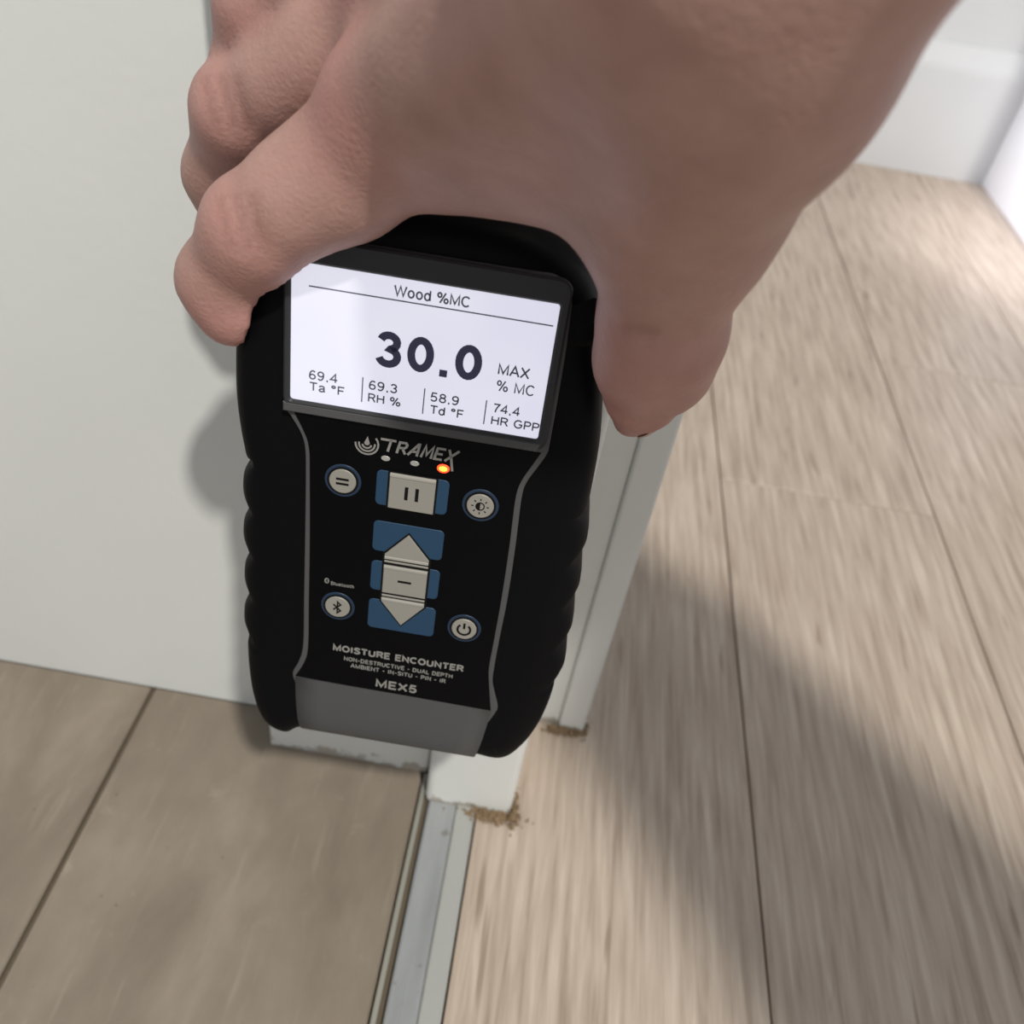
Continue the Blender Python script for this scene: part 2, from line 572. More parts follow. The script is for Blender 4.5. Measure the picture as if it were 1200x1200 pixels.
# --- grey inner body: bezel neck, waist lines, lower band
gl = [(333, 320), (334, 400), (335, 472), (341, 488), (351, 505), (357, 524), (358, 560), (357, 640), (356, 700), (355, 755), (350, 775), (343, 788), (345, 798), (349, 806)]
gr = [(572, 847), (580, 836), (583, 829), (580, 815), (577, 800), (579, 783), (585, 750), (595, 700), (604, 640), (611, 585), (617, 566), (630, 548), (641, 532), (645, 516), (662, 420), (671, 352)]
G = [uv(x, y, .8) for x, y in gl] + [uv(x, y, .8) for x, y in gr]
Gp = catmull([tuple(p) for p in G[:len(gl)]], 5, False)
Gr = catmull([tuple(p) for p in G[len(gl):]], 5, False)
tl, tr = Gp[0], Gr[-1]
TOPV = 52.4
def arc(cx, cy, r, a0, a1, n=8):
    return [(cx + r * math.cos(math.radians(a0 + (a1 - a0) * k / n)), cy + r * math.sin(math.radians(a0 + (a1 - a0) * k / n))) for k in range(n + 1)]
BR_ = tr[0]; BL_ = tl[0]
Gfull = list(map(tuple, Gp)) + list(map(tuple, Gr)) + arc(BR_ - 6, TOPV - 6, 6, 0, 90) + arc(BL_ + 6, TOPV - 6, 6, 90, 180)
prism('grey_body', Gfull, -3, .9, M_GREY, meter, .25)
# lower band curves round the end of the meter
t0, t1 = uv(346, 792, 1.1), uv(575, 833, 1.1)
e0, e1 = uv(366, 835, -12), uv(556, 868, -12)
vt = (t0[1] + t1[1]) / 2; ve_ = (e0[1] + e1[1]) / 2
prof = [(0, 1.15), (.25, 1.15), (.45, 1.05), (.60, .75), (.72, .1), (.82, -1.1), (.90, -2.9), (.96, -5.4), (1, -9), (1, -22), (.96, -27), (.8, -30)]
vs, fs = [], []
K = 9
for (tq, wq) in prof:
    a_ = t0[0] + (e0[0] - t0[0]) * (tq ** 1.5); b_ = t1[0] + (e1[0] - t1[0]) * (tq ** 1.5)
    for k in range(K):
        vs.append(L(a_ + (b_ - a_) * k / (K - 1), vt + (ve_ - vt) * tq, wq))
for q in range(len(prof) - 1):
    for k in range(K - 1):
        fs.append((q * K + k, (q + 1) * K + k, (q + 1) * K + k + 1, q * K + k + 1))
fs.append(tuple(q * K for q in range(len(prof))[::-1]))
fs.append(tuple(q * K + K - 1 for q in range(len(prof))))
fs.append(tuple((len(prof) - 1) * K + k for k in range(K)) + (K - 1, 0))
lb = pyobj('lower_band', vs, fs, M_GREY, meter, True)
for p in lb.data.polygons:
    if len(p.vertices) > 4: p.use_smooth = False

# --- display bezel with its opening and the lit screen
SU0, SU1, SV0, SV1 = -30.1, 26.0, 15.6, 46.9


def rrect(u0, u1, v0, v1, r, n=5):
    return arc(u1 - r, v0 + r, r, -90, 0, n) + arc(u1 - r, v1 - r, r, 0, 90, n) + arc(u0 + r, v1 - r, r, 90, 180, n) + arc(u0 + r, v0 + r, r, 180, 270, n)


bez_o = rrect(BL_ + .15, BR_ - .15, SV0 - 2.7, TOPV - .15, 3.0)
scr = rrect(SU0, SU1, SV0, SV1, .7)
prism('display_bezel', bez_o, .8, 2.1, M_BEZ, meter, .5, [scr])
screen = prism('screen', rrect(SU0 - .2, SU1 + .2, SV0 - .2, SV1 + .2, .7), .4, 1.2, M_SCREEN, meter)
# grey ledge between screen and keypad
ledge = [tuple(uv(x, y, 1)) for x, y in ((336, 473), (632, 527), (640, 530), (641, 519), (337, 463))]
prism('lower_ledge', [(BL_ + .2, SV0 - 2.9), (BR_ - 2, SV0 - 2.9), (BR_ - 1.2, SV0 - .6), (BL_ + .2, SV0 - .6)], 1.0, 2.2, M_GREY, meter, .3)

# --- black keypad overlay
def shrink(p, d):
    p = np.array(p)
    if poly_area(p) < 0: p = p[::-1]
    t1 = p - np.roll(p, 1, 0); t2 = np.roll(p, -1, 0) - p
    b = np.stack([-(t1 + t2)[:, 1], (t1 + t2)[:, 0]], 1); b /= np.linalg.norm(b, axis=1)[:, None] + 1e-9
    return p + b * d


ol = [(343, 480), (355, 503), (362, 524), (363, 560), (363, 640), (362, 700), (361, 758), (356, 777), (346, 792)]
orr = [(575, 833), (573, 802), (573, 783), (579, 750), (588, 700), (597, 640), (604, 585), (611, 564), (624, 545), (634, 531)]
ov = list(map(tuple, catmull([tuple(uv(x, y, 1.1)) for x, y in ol], 4, False))) + list(map(tuple, catmull([tuple(uv(x, y, 1.1)) for x, y in orr], 4, False)))
PW = 1.2
panel = prism('keypad_overlay', ov, .7, PW, M_PANEL, meter, .1)


# --- text: a stroke alphabet, cap height 1
def _el(cx, cy, rx, ry, a0=0, a1=360, n=18):
    return [(cx + rx * math.cos(math.radians(a0 + (a1 - a0) * k / n)), cy + ry * math.sin(math.radians(a0 + (a1 - a0) * k / n))) for k in range(n + (0 if abs(a1 - a0) == 360 else 1))]


GL = {
    ' ': (.30, []), '-': (.42, [[(.06, .42), (.36, .42)]]), '.': (.24, [[(.12, -.10), (.12, .13)]]),
    '0': (.58, [(_el(.29, .5, .22, .45, n=24), True)]),
    '3': (.58, [_el(.27, .73, .19, .22, 165, -75, 12) + _el(.27, .27, .215, .245, 78, -165, 14)]),
    '4': (.60, [[(.43, 0), (.43, .95), (.05, .29), (.58, .29)]]),
    '5': (.58, [[(.50, .95), (.15, .95), (.10, .50)] + _el(.27, .30, .22, .28, 120, -155, 14)]),
    '6': (.58, [(_el(.30, .28, .21, .26), True), [(.09, .30), (.10, .58), (.16, .80), (.26, .93), (.38, .95), (.50, .84)]]),
    '7': (.56, [[(.05, .95), (.52, .95), (.34, .58), (.24, .25), (.21, 0)]]),
    '8': (.58, [(_el(.29, .74, .19, .21), True), (_el(.29, .27, .22, .25), True)]),
    '9': (.58, [(_el(.28, .68, .21, .26), True), [(.49, .66), (.48, .38), (.42, .16), (.32, .03), (.20, .01), (.08, .12)]]),
    '%': (.90, [(_el(.19, .73, .14, .21, n=14), True), (_el(.70, .23, .14, .21, n=14), True), [(.24, -.02), (.64, .98)]]),
    '\u00b0': (.40, [(_el(.18, .82, .13, .13, n=12), True)]),
    'A': (.68, [[(.02, 0), (.34, .96), (.66, 0)], [(.14, .33), (.54, .33)]]),
    'B': (.62, [[(.08, .02), (.08, .95), (.40, .95), (.52, .86), (.52, .64), (.40, .53), (.08, .53)], [(.40, .53), (.56, .42), (.56, .13), (.42, .02), (.04, .02)]]),
    'C': (.70, [_el(.37, .49, .31, .46, 42, 318, 20)]),
    'D': (.70, [([(.08, .02), (.08, .95), (.36, .95), (.54, .84), (.62, .49), (.54, .13), (.36, .02)], True)]),
    'E': (.58, [[(.56, .95), (.08, .95), (.08, .02), (.56, .02)], [(.08, .50), (.50, .50)]]),
    'F': (.56, [[(.54, .95), (.08, .95), (.08, 0)], [(.08, .50), (.48, .50)]]),
    'G': (.74, [_el(.38, .49, .32, .46, 42, 330, 20) + [(.66, .45), (.42, .45)]]),
    'H': (.68, [[(.08, 0), (.08, .97)], [(.60, 0), (.60, .97)], [(.08, .51), (.60, .51)]]),
    'I': (.22, [[(.11, 0), (.11, .97)]]),
    'L': (.54, [[(.08, .97), (.08, .02), (.52, .02)]]),
    'M': (.80, [[(.08, 0), (.08, .95), (.40, .10), (.72, .95), (.72, 0)]]),
    'N': (.68, [[(.08, 0), (.08, .95), (.60, .03), (.60, .97)]]),
    'O': (.74, [(_el(.37, .49, .31, .46, n=22), True)]),
    'P': (.60, [[(.08, 0), (.08, .95), (.40, .95), (.53, .85), (.55, .70), (.50, .54), (.40, .46), (.08, .46)]]),
    'R': (.66, [[(.08, 0), (.08, .95), (.42, .95), (.55, .86), (.57, .71), (.52, .57), (.42, .49), (.08, .49)], [(.38, .49), (.62, 0)]]),
    'S': (.62, [[(.55, .76), (.50, .89), (.32, .96), (.14, .90), (.08, .74), (.16, .60), (.46, .42), (.55, .26), (.49, .08), (.31, .01), (.13, .07), (.06, .22)]]),
    'T': (.62, [[(.02, .95), (.60, .95)], [(.31, .95), (.31, 0)]]),
    'U': (.68, [[(.08, .97), (.08, .30), (.14, .10), (.34, .01), (.54, .10), (.60, .30), (.60, .97)]]),
    'V': (.66, [[(.02, .97), (.33, .03), (.64, .97)]]),
    'W': (.94, [[(.02, .97), (.25, .03), (.47, .93), (.69, .03), (.92, .97)]]),
    'X': (.66, [[(.04, 0), (.62, .97)], [(.05, .97), (.62, 0)]]),
    'a': (.54, [[(.07, .55), (.14, .67), (.27, .70), (.41, .65), (.44, .52), (.44, .12), (.50, 0)], [(.44, .40), (.18, .34), (.07, .20), (.12, .05), (.26, .01), (.40, .09), (.44, .20)]]),
    'd': (.56, [(_el(.26, .34, .20, .33), True), [(.47, 0), (.47, .97)]]),
    'e': (.54, [[(.07, .36), (.47, .36), (.44, .56), (.28, .69), (.12, .60), (.06, .35), (.12, .10), (.28, .01), (.46, .12)]]),
    'h': (.54, [[(.08, 0), (.08, .97)], [(.08, .50), (.18, .66), (.32, .69), (.44, .58), (.45, 0)]]),
    'l': (.20, [[(.10, 0), (.10, .97)]]),
    'o': (.56, [(_el(.28, .34, .21, .33), True)]),
    't': (.32, [[(.14, .90), (.14, .10), (.20, .02), (.30, .02)], [(.02, .68), (.28, .68)]]),
    'u': (.54, [[(.08, .69), (.08, .18), (.16, .03), (.30, .02), (.45, .20)], [(.46, .69), (.46, 0)]]),
}


def lettering(s_, p0, p1, cap, wz, m, parent, wd, sp=.12):
    """stroke text whose left/right ends sit at pixels p0/p1 on the baseline; cap height and stroke width in mm"""
    x = 0.0
    out = []
    for ch in s_:
        adv, ss = GL[ch]
        for it in ss:
            pts, cl = it if isinstance(it, tuple) else (it, False)
            out.append(([(x + q[0], q[1]) for q in pts], cl))
        x += adv + sp
    a_, b_ = uv(*p0, wz), uv(*p1, wz)
    by_ = (a_[1] + b_[1]) / 2
    xs = [q[0] for pts, _ in out for q in pts]
    x0_, x1_ = min(xs), max(xs)
    sx = (b_[0] - a_[0] - wd) / (x1_ - x0_)
    sy = cap - wd * .9
    out = [([(a_[0] + wd / 2 + (q[0] - x0_) * sx, by_ + wd * .45 + q[1] * sy) for q in pts], cl) for pts, cl in out]
    return strokes('lettering', out, wd, wz - .02, wz + .02, m, parent)


def stroke(pts, wd, w0, w1, closed=False):
    """constant-width line in uv mm"""
    pts = np.array(pts, float)
    n = len(pts)
    lft, rgt = [], []
    for i in range(n):
        a = pts[i - 1] if (i > 0 or closed) else pts[i]
        b = pts[(i + 1) % n] if (i < n - 1 or closed) else pts[i]
        d1 = pts[i] - a; d2 = b - pts[i]
        d1 = d1 / (np.linalg.norm(d1) + 1e-12); d2 = d2 / (np.linalg.norm(d2) + 1e-12)
        if not d1.any(): d1 = d2
        if not d2.any(): d2 = d1
        nn = np.array([-(d1 + d2)[1], (d1 + d2)[0]]); nn /= np.linalg.norm(nn) + 1e-9
        cs = max(.45, nn @ np.array([-d1[1], d1[0]]))
        lft.append(pts[i] + nn * wd / 2 / cs); rgt.append(pts[i] - nn * wd / 2 / cs)
    vs = [L(*p, w1) for p in lft] + [L(*p, w1) for p in rgt] + [L(*p, w0) for p in lft] + [L(*p, w0) for p in rgt]
    fs = []
    for i in range(n if closed else n - 1):
        j = (i + 1) % n
        fs += [(i, n + i, n + j, j), (2 * n + i, i, j, 2 * n + j), (n + i, 3 * n + i, 3 * n + j, n + j)]
    return vs, fs


def strokes(name, lst, wd, w0, w1, m, parent):
    V, F = [], []
    for it in lst:
        pts, closed = it if isinstance(it, tuple) else (it, False)
        v, f = stroke(pts, wd, w0, w1, closed)
        b = len(V); V += v; F += [tuple(i + b for i in q) for q in f]
    return pyobj(name, V, F, m, parent)


SW = 1.27
lettering('Wood %MC', (461, 347), (550, 361), 2.55, SW, M_LCDTHIN, screen, .36, .07)
lettering('30.0', (439, 428), (562, 450), 8.6, SW, M_LCD, screen, 1.7, .15)
lettering('MAX', (583, 439), (620, 445), 2.7, SW, M_LCDTHIN, screen, .38, .08)
lettering('% MC', (581, 458), (625, 465), 2.7, SW, M_LCDTHIN, screen, .32, .08)
for s, p, q in (('69.4', (362, 444), (396, 450)), ('69.3', (432, 456), (465, 462)), ('58.9', (504, 470), (537, 476)), ('74.4', (577, 483), (609, 489))):
    lettering(s, p, q, 2.35, SW, M_LCDTHIN, screen, .33, .08)
for s, p, q in (('Ta °F', (362, 457), (404, 465)), ('RH %', (431, 471), (469, 477)), ('Td °F', (503, 484), (543, 492)), ('HR GPP', (575, 497), (631, 507))):
    lettering(s, p, q, 2.25, SW, M_LCDTHIN, screen, .33, .08)


a, b = uv(362, 333, SW), uv(648, 384, SW)
vm = (a[1] + b[1]) / 2
strokes('divider_line', [[(a[0], vm), (b[0], vm)]], .28, SW - .02, SW + .02, M_LCDTHIN, screen)
for p, q in (((425, 442), (424, 471)), ((497, 455), (496, 485)), ((570, 469), (567, 497))):
    a, b = uv(*p, SW), uv(*q, SW)
    um = (a[0] + b[0]) / 2
    strokes('divider_line', [[(um, a[1]), (um, b[1])]], .25, SW - .02, SW + .02, M_LCDTHIN, screen)

PZ = PW + .06
# --- maker's emblem: drop over three ripples, then slanted capitals
c0 = uv(430, 521, PW)
ripples = [[(c0[0] + r * math.cos(math.radians(t)), c0[1] + .2 + r * math.sin(math.radians(t))) for t in np.linspace(a0, a1, 14)] for r, a0, a1 in ((1.05, 190, 350), (1.85, 172, 368), (2.65, 178, 402))]
strokes('emblem', ripples, .42, PZ - .03, PZ, M_PRINT, panel)
drop = [(c0[0] + .62 * math.cos(math.radians(t)), c0[1] + .45 + .58 * math.sin(math.radians(t))) for t in np.linspace(150, 390, 12)] + [(c0[0] + .1, c0[1] + 2.2)]
prism('emblem_drop', drop, PZ - .03, PZ + .01, M_PRINT, panel)
lt = uv(450, 528, PW); rt = uv(536, 543, PW)
cw = (rt[0] - lt[0]) / 6.0; chh = 3.1; by = (lt[1] + rt[1]) / 2


def sh(pts, k, wl=.72):
    return [(lt[0] + cw * k + x * cw * wl + y * chh * .22, by + y * chh) for x, y in pts]


logo = [sh([(-.75, .96), (1.0, .96)], 0), sh([(.42, .96), (.42, 0)], 0),
        sh([(.05, 0), (.05, .93), (.75, .93), (.92, .8), (.88, .6), (.7, .48), (.1, .48)], 1), sh([(.5, .48), (1.0, 0)], 1),
        sh([(-.12, 0), (.75, 1), (.86, 1), (.92, 0)], 2), sh([(.25, .35), (.9, .35)], 2),
        sh([(0, 0), (.18, 1), (.55, .25), (1.05, 1), (1.12, 0)], 3),
        sh([(1.05, .95), (.12, .95), (.12, .05), (.98, .05)], 4), sh([(.12, .5), (.88, .5)], 4),
        sh([(-.08, 0), (1.15, 1)], 5), sh([(.02, 1), (.45, .45), (1.15, -.75)], 5)]
strokes('maker_lettering', logo, .58, PZ - .03, PZ + .01, M_PRINT, panel)


# --- status lights
def ellipse(c, a, b, n=20):
    return [(c[0] + a * math.cos(6.28318 * k / n), c[1] + b * math.sin(6.28318 * k / n)) for k in range(n)]


for k, (x, y) in enumerate(((452, 537), (486, 543))):
    o = prism('status_light', ellipse(uv(x, y, PW), 1.05, .68), PW - .1, PW + .25, M_LEDOFF, meter, .12)
c = uv(519.5, 549, PW)
o = prism('status_light', ellipse(c, 1.45, 1.1), PW - .1, PW + .22, M_LEDRED, meter, .1)
o['label'] = 'red status light, lit'
prism('light_core', ellipse(c, .95, .62), PW, PW + .34, M_LEDHOT, o, .1)


# --- round keys
def round_key(px, py, icon):
    c = uv(px, py, PW)
    r = 4.35
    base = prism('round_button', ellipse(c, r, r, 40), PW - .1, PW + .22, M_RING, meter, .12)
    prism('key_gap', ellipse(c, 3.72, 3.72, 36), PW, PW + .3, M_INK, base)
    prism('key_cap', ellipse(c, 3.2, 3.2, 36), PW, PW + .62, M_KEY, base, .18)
    z0, z1 = PW + .55, PW + .68
    u, v = c
    if icon == 'equal':
        strokes('icon', [[(u - 1.5, v + .62), (u + 1.5, v + .62)], [(u - 1.5, v - .62), (u + 1.5, v - .62)]], .56, z0, z1, M_INK, base)
    elif icon == 'sun':
        prism('icon', [(u, v + 1.05)] + [(u + 1.05 * math.cos(math.radians(t)), v + 1.05 * math.sin(math.radians(t))) for t in np.linspace(90, 270, 14)][1:], z0, z1, M_INK, base)
        strokes('icon', [(ellipse((u, v), .98, .98, 20), True)] + [[(u + 1.55 * math.cos(t), v + 1.55 * math.sin(t)), (u + 2.1 * math.cos(t), v + 2.1 * math.sin(t))] for t in np.arange(8) * math.pi / 4], .26, z0, z1, M_INK, base)
    elif icon == 'rune':
        strokes('icon', [[(u - 1.0, v + .85), (u + .85, v - .95), (u + .02, v - 1.75), (u + .02, v + 1.75), (u + .85, v + .95), (u - 1.0, v - .85)]], .42, z0, z1, M_INK, base)
    elif icon == 'power':
        strokes('icon', [[(u + 1.65 * math.cos(math.radians(t)), v - .05 + 1.65 * math.sin(math.radians(t))) for t in np.linspace(128, 412, 20)], [(u, v + .2), (u, v + 2.0)]], .56, z0, z1, M_INK, base)
    return base


round_key(402, 563, 'equal')
round_key(563, 592, 'sun')
round_key(396, 710, 'rune')
round_key(544, 736, 'power')


# --- centre keys
def quad(pxs, w_=PW):
    return [tuple(uv(x, y, w_)) for x, y in pxs]


def bbox(pxs):
    p = np.array(quad(pxs)); return p[:, 0].min(), p[:, 0].max(), p[:, 1].min(), p[:, 1].max()


def avgbox(tl_, tr_, br_, bl_):
    t_, r_, b_, l_ = (uv(*q, PW) for q in (tl_, tr_, br_, bl_))
    return (t_[0] + l_[0]) / 2, (r_[0] + b_[0]) / 2, (b_[1] + l_[1]) / 2, (t_[1] + r_[1]) / 2


# hold key
u0, u1, v0, v1 = avgbox((441.5, 549), (526, 564), (524, 604), (440, 590))
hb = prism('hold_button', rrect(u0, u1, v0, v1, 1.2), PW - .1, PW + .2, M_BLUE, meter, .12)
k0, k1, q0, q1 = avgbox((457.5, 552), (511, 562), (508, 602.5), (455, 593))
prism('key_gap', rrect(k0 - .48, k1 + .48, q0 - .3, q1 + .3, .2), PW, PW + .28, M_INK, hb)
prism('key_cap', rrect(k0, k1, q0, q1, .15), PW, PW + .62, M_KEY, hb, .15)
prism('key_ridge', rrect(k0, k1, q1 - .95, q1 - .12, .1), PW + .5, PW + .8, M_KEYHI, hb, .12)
uc, vc = (k0 + k1) / 2, (q0 + q1) / 2 - .1
strokes('icon', [[(uc - 1.25, vc - 1.75), (uc - 1.25, vc + 1.75)], [(uc + 1.25, vc - 1.75), (uc + 1.25, vc + 1.75)]], .8, PW + .55, PW + .68, M_INK, hb)
# up / centre / down keys
ub = avgbox((437.6, 609), (520.5, 622), (518, 657), (436.7, 644))
mb_ = avgbox((435, 656), (515.5, 668), (513, 702), (434, 690))
db = avgbox((432, 700), (510, 713), (508.6, 746), (431, 734))
kx0, kx1 = -7.0, 4.2
_a = avgbox((450.5, 659), (501.5, 668), (498, 702.5), (448, 693.5)); kx0, kx1, my0, my1 = _a
cxk = (kx0 + kx1) / 2
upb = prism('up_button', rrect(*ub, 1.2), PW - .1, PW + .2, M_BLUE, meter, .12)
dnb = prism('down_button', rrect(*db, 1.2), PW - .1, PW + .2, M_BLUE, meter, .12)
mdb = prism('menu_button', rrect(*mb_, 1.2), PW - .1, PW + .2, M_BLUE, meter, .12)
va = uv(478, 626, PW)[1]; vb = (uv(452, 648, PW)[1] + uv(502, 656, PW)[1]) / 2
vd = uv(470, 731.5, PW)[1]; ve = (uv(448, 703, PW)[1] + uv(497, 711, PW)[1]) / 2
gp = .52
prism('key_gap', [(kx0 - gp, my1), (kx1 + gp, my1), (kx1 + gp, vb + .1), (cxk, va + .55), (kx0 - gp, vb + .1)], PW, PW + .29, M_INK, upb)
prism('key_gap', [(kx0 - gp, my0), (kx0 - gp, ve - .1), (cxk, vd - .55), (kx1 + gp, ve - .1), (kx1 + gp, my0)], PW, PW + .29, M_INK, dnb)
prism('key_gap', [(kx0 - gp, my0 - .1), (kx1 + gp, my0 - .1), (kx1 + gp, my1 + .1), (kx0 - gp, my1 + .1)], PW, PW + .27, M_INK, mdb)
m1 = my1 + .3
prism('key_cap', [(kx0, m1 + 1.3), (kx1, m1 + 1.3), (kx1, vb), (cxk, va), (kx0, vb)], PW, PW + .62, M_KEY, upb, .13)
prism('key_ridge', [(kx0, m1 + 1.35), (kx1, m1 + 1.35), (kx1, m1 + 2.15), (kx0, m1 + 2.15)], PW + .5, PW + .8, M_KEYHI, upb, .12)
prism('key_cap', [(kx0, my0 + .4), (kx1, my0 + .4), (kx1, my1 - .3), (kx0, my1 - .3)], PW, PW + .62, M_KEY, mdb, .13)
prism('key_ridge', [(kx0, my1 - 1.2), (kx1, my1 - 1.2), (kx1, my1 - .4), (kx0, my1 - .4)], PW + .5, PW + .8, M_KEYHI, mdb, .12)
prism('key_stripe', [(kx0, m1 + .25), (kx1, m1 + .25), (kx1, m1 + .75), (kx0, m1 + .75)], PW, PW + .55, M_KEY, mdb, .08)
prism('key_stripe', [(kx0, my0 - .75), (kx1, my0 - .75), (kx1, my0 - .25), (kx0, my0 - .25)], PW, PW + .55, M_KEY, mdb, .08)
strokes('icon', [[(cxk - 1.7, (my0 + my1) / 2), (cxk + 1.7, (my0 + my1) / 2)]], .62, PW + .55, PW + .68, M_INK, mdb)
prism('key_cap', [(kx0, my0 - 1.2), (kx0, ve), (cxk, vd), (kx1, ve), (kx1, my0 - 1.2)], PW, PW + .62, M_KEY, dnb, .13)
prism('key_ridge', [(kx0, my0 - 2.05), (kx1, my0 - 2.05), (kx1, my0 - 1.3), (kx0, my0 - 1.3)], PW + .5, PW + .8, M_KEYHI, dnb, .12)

# --- printed names
lettering('Bluetooth', (387.5, 685), (414.5, 690), 1.15, PZ, M_PRINT, panel, .17)
c = uv(383, 680.5, PZ)
prism('lettering', ellipse(c, .62, .85, 16), PZ - .03, PZ, M_PRINT, panel)
strokes('lettering', [[(c[0] - .3, c[1] + .28), (c[0] + .28, c[1] - .3), (c[0], c[1] - .58), (c[0], c[1] + .58), (c[0] + .28, c[1] + .3), (c[0] - .3, c[1] - .28)]], .13, PZ, PZ + .05, M_INK, panel)
lettering('MOISTURE ENCOUNTER', (390, 762), (543, 788), 2.35, PZ, M_PRINT, panel, .50)
lettering('NON-DESTRUCTIVE - DUAL DEPTH', (403, 773), (530, 796), 1.5, PZ, M_PRINT, panel, .27)
lettering('AMBIENT - IN-SITU - PIN - IR', (410.5, 782), (522, 801), 1.5, PZ, M_PRINT, panel, .27)
lettering('MEX5', (440, 805), (488, 813), 3.0, PZ, M_PRINT, panel, .58)

# ================================================================== HAND
HV = 1.6  # voxel, mm


def smin(a, b, k):
    h = np.maximum(k - np.abs(a - b), 0) / k
    return np.minimum(a, b) - h * h * k * 0.25


class Field:
    def __init__(self, lo, hi):
        self.lo = np.array(lo, float)
        self.n = np.ceil((np.array(hi) - self.lo) / HV).astype(int)
        self.new()

    def new(self):
        self.f = np.full(self.n, 60.0, np.float32)

    def cone(self, a, b, r1, r2, k, flat=None):
        """round cone a-b; flat=(axis vector, factor) squashes the section along that axis"""
        a = np.array(a, float); b = np.array(b, float)
        m = max(r1, r2) * 1.35 + 14
        i0 = np.maximum(((np.minimum(a, b) - m - self.lo) / HV).astype(int), 0)
        i1 = np.minimum(((np.maximum(a, b) + m - self.lo) / HV).astype(int) + 1, self.n)
        if (i1 <= i0).any(): return
        g = np.meshgrid(*[self.lo[q] + HV * np.arange(i0[q], i1[q], dtype=np.float32) for q in range(3)], indexing='ij')
        ab = b - a; L2 = ab @ ab + 1e-9
        px, py, pz = (g[q] - a[q] for q in range(3))
        t = np.clip((px * ab[0] + py * ab[1] + pz * ab[2]) / L2, 0, 1)
        dx, dy, dz = px - t * ab[0], py - t * ab[1], pz - t * ab[2]
        if flat is not None:
            ax = np.array(flat[0]); ax = ax / np.linalg.norm(ax)
            s = dx * ax[0] + dy * ax[1] + dz * ax[2]
            e = s * (flat[1] - 1)
            dx, dy, dz = dx + e * ax[0], dy + e * ax[1], dz + e * ax[2]
        d = np.sqrt(dx * dx + dy * dy + dz * dz) - (r1 + (r2 - r1) * t)
        if flat is not None: d = d / (1 + (max(flat[1], 1) - 1) * .5)
        sl = tuple(slice(i0[q], i1[q]) for q in range(3))
        self.f[sl] = smin(self.f[sl], d.astype(np.float32), k)


def surface_nets(f, lo):
    ins = f < 0
    n = np.array(f.shape)
    c = [ins[i:n[0] - 1 + i, j:n[1] - 1 + j, k:n[2] - 1 + k] for i in (0, 1) for j in (0, 1) for k in (0, 1)]
    cnt = sum(x.astype(np.int8) for x in c)
    act = (cnt > 0) & (cnt < 8)
    idx = -np.ones(act.shape, np.int64)
    cells = np.argwhere(act)
    idx[act] = np.arange(len(cells))
    acc = np.zeros((len(cells), 3)); num = np.zeros(len(cells))
    corners = [(i, j, k) for i in (0, 1) for j in (0, 1) for k in (0, 1)]
    val = {q: f[cells[:, 0] + q[0], cells[:, 1] + q[1], cells[:, 2] + q[2]] for q in corners}
    for q in corners:
        for ax in range(3):
            if q[ax] == 0:
                r = list(q); r[ax] = 1; r = tuple(r)
                va_, vb_ = val[q], val[r]
                x = (va_ < 0) != (vb_ < 0)
                t = np.where(x, va_ / (va_ - vb_ + 1e-12), 0)
                p = np.tile(np.array(q, float), (len(cells), 1)); p[:, ax] = t
                acc[x] += p[x]; num[x] += 1
    V = (cells + acc / num[:, None]) * HV + lo
    F = []
    for ax in range(3):
        sl0 = [slice(1, -1)] * 3; sl1 = [slice(1, -1)] * 3
        sl0[ax] = slice(0, -1); sl1[ax] = slice(1, None)
        a_, b_ = ins[tuple(sl0)], ins[tuple(sl1)]
        e = np.argwhere(a_ != b_)
        e_full = e + np.array([0 if q == ax else 1 for q in range(3)])
        s = a_[tuple(e.T)]
        o1, o2 = [q for q in range(3) if q != ax]
        def cell(d1, d2):
            p = e_full.copy(); p[:, o1] -= d1; p[:, o2] -= d2
            return idx[tuple(p.T)]
        q4 = np.stack([cell(1, 1), cell(0, 1), cell(0, 0), cell(1, 0)], 1)
        flip = s if ax != 1 else ~s
        q4[~flip] = q4[~flip][:, ::-1]
        F.append(q4)
    return V, np.vstack(F)


def J(px, py, d):
    return cd(px, py, d) * 1000


# joints: direction in the picture plus depth (mm) along the view axis, from bone lengths
WR = J(862, -190, 98)
EL = np.array([156., 32., 535.])
SHO = np.array([307., -183., 658.])
MCP = [J(480, 128, 160), J(505, -20, 158), J(550, -150, 149), J(620, -270, 140)]
PIP = [J(302, 268, 180), J(290, 130, 190), J(318, 8, 180), J(360, -105, 168)]
DIP = [J(262, 328, 192), J(266, 205, 208), J(300, 85, 191), J(345, -35, 179)]
TIP = [J(273, 361, 195), J(284, 264, 216), J(312, 134, 199), J(352, 14, 186)]
RAD = [(12.2, 10.3, 9.3, 8.2), (11.2, 10.4, 9.4, 8.0), (11.8, 10.2, 9.0, 7.8), (10.5, 9, 8, 7)]
TC = J(868, 45, 114)
TM = J(805, 245, 148)
TI = J(774, 378, 171)
TT = J(752, 456, 189)

lo = np.array([-110., -125., 195.]); hi = np.array([290., 260., 650.])
F_ = Field(lo, hi)
# palm and forearm
HN = np.cross(MCP[0] - WR, MCP[2] - WR); HN /= np.linalg.norm(HN)     # across the hand, through its thickness
if HN @ (CAM * 1000 - MCP[1]) < 0: HN = -HN
for i in range(4):
    k0 = WR + (MCP[i] - MCP[1]) * .32
    F_.cone(k0, MCP[i], 17, (14.0, 13.8, 13.2, 11.8)[i], 9)
# knuckle heads, a little proud of the back of the hand
for i in range(4):
    F_.cone(MCP[i] + HN * 3.0, MCP[i] + HN * 2.2 + (WR - MCP[i]) * .06, 10.6, 9.5, 7)
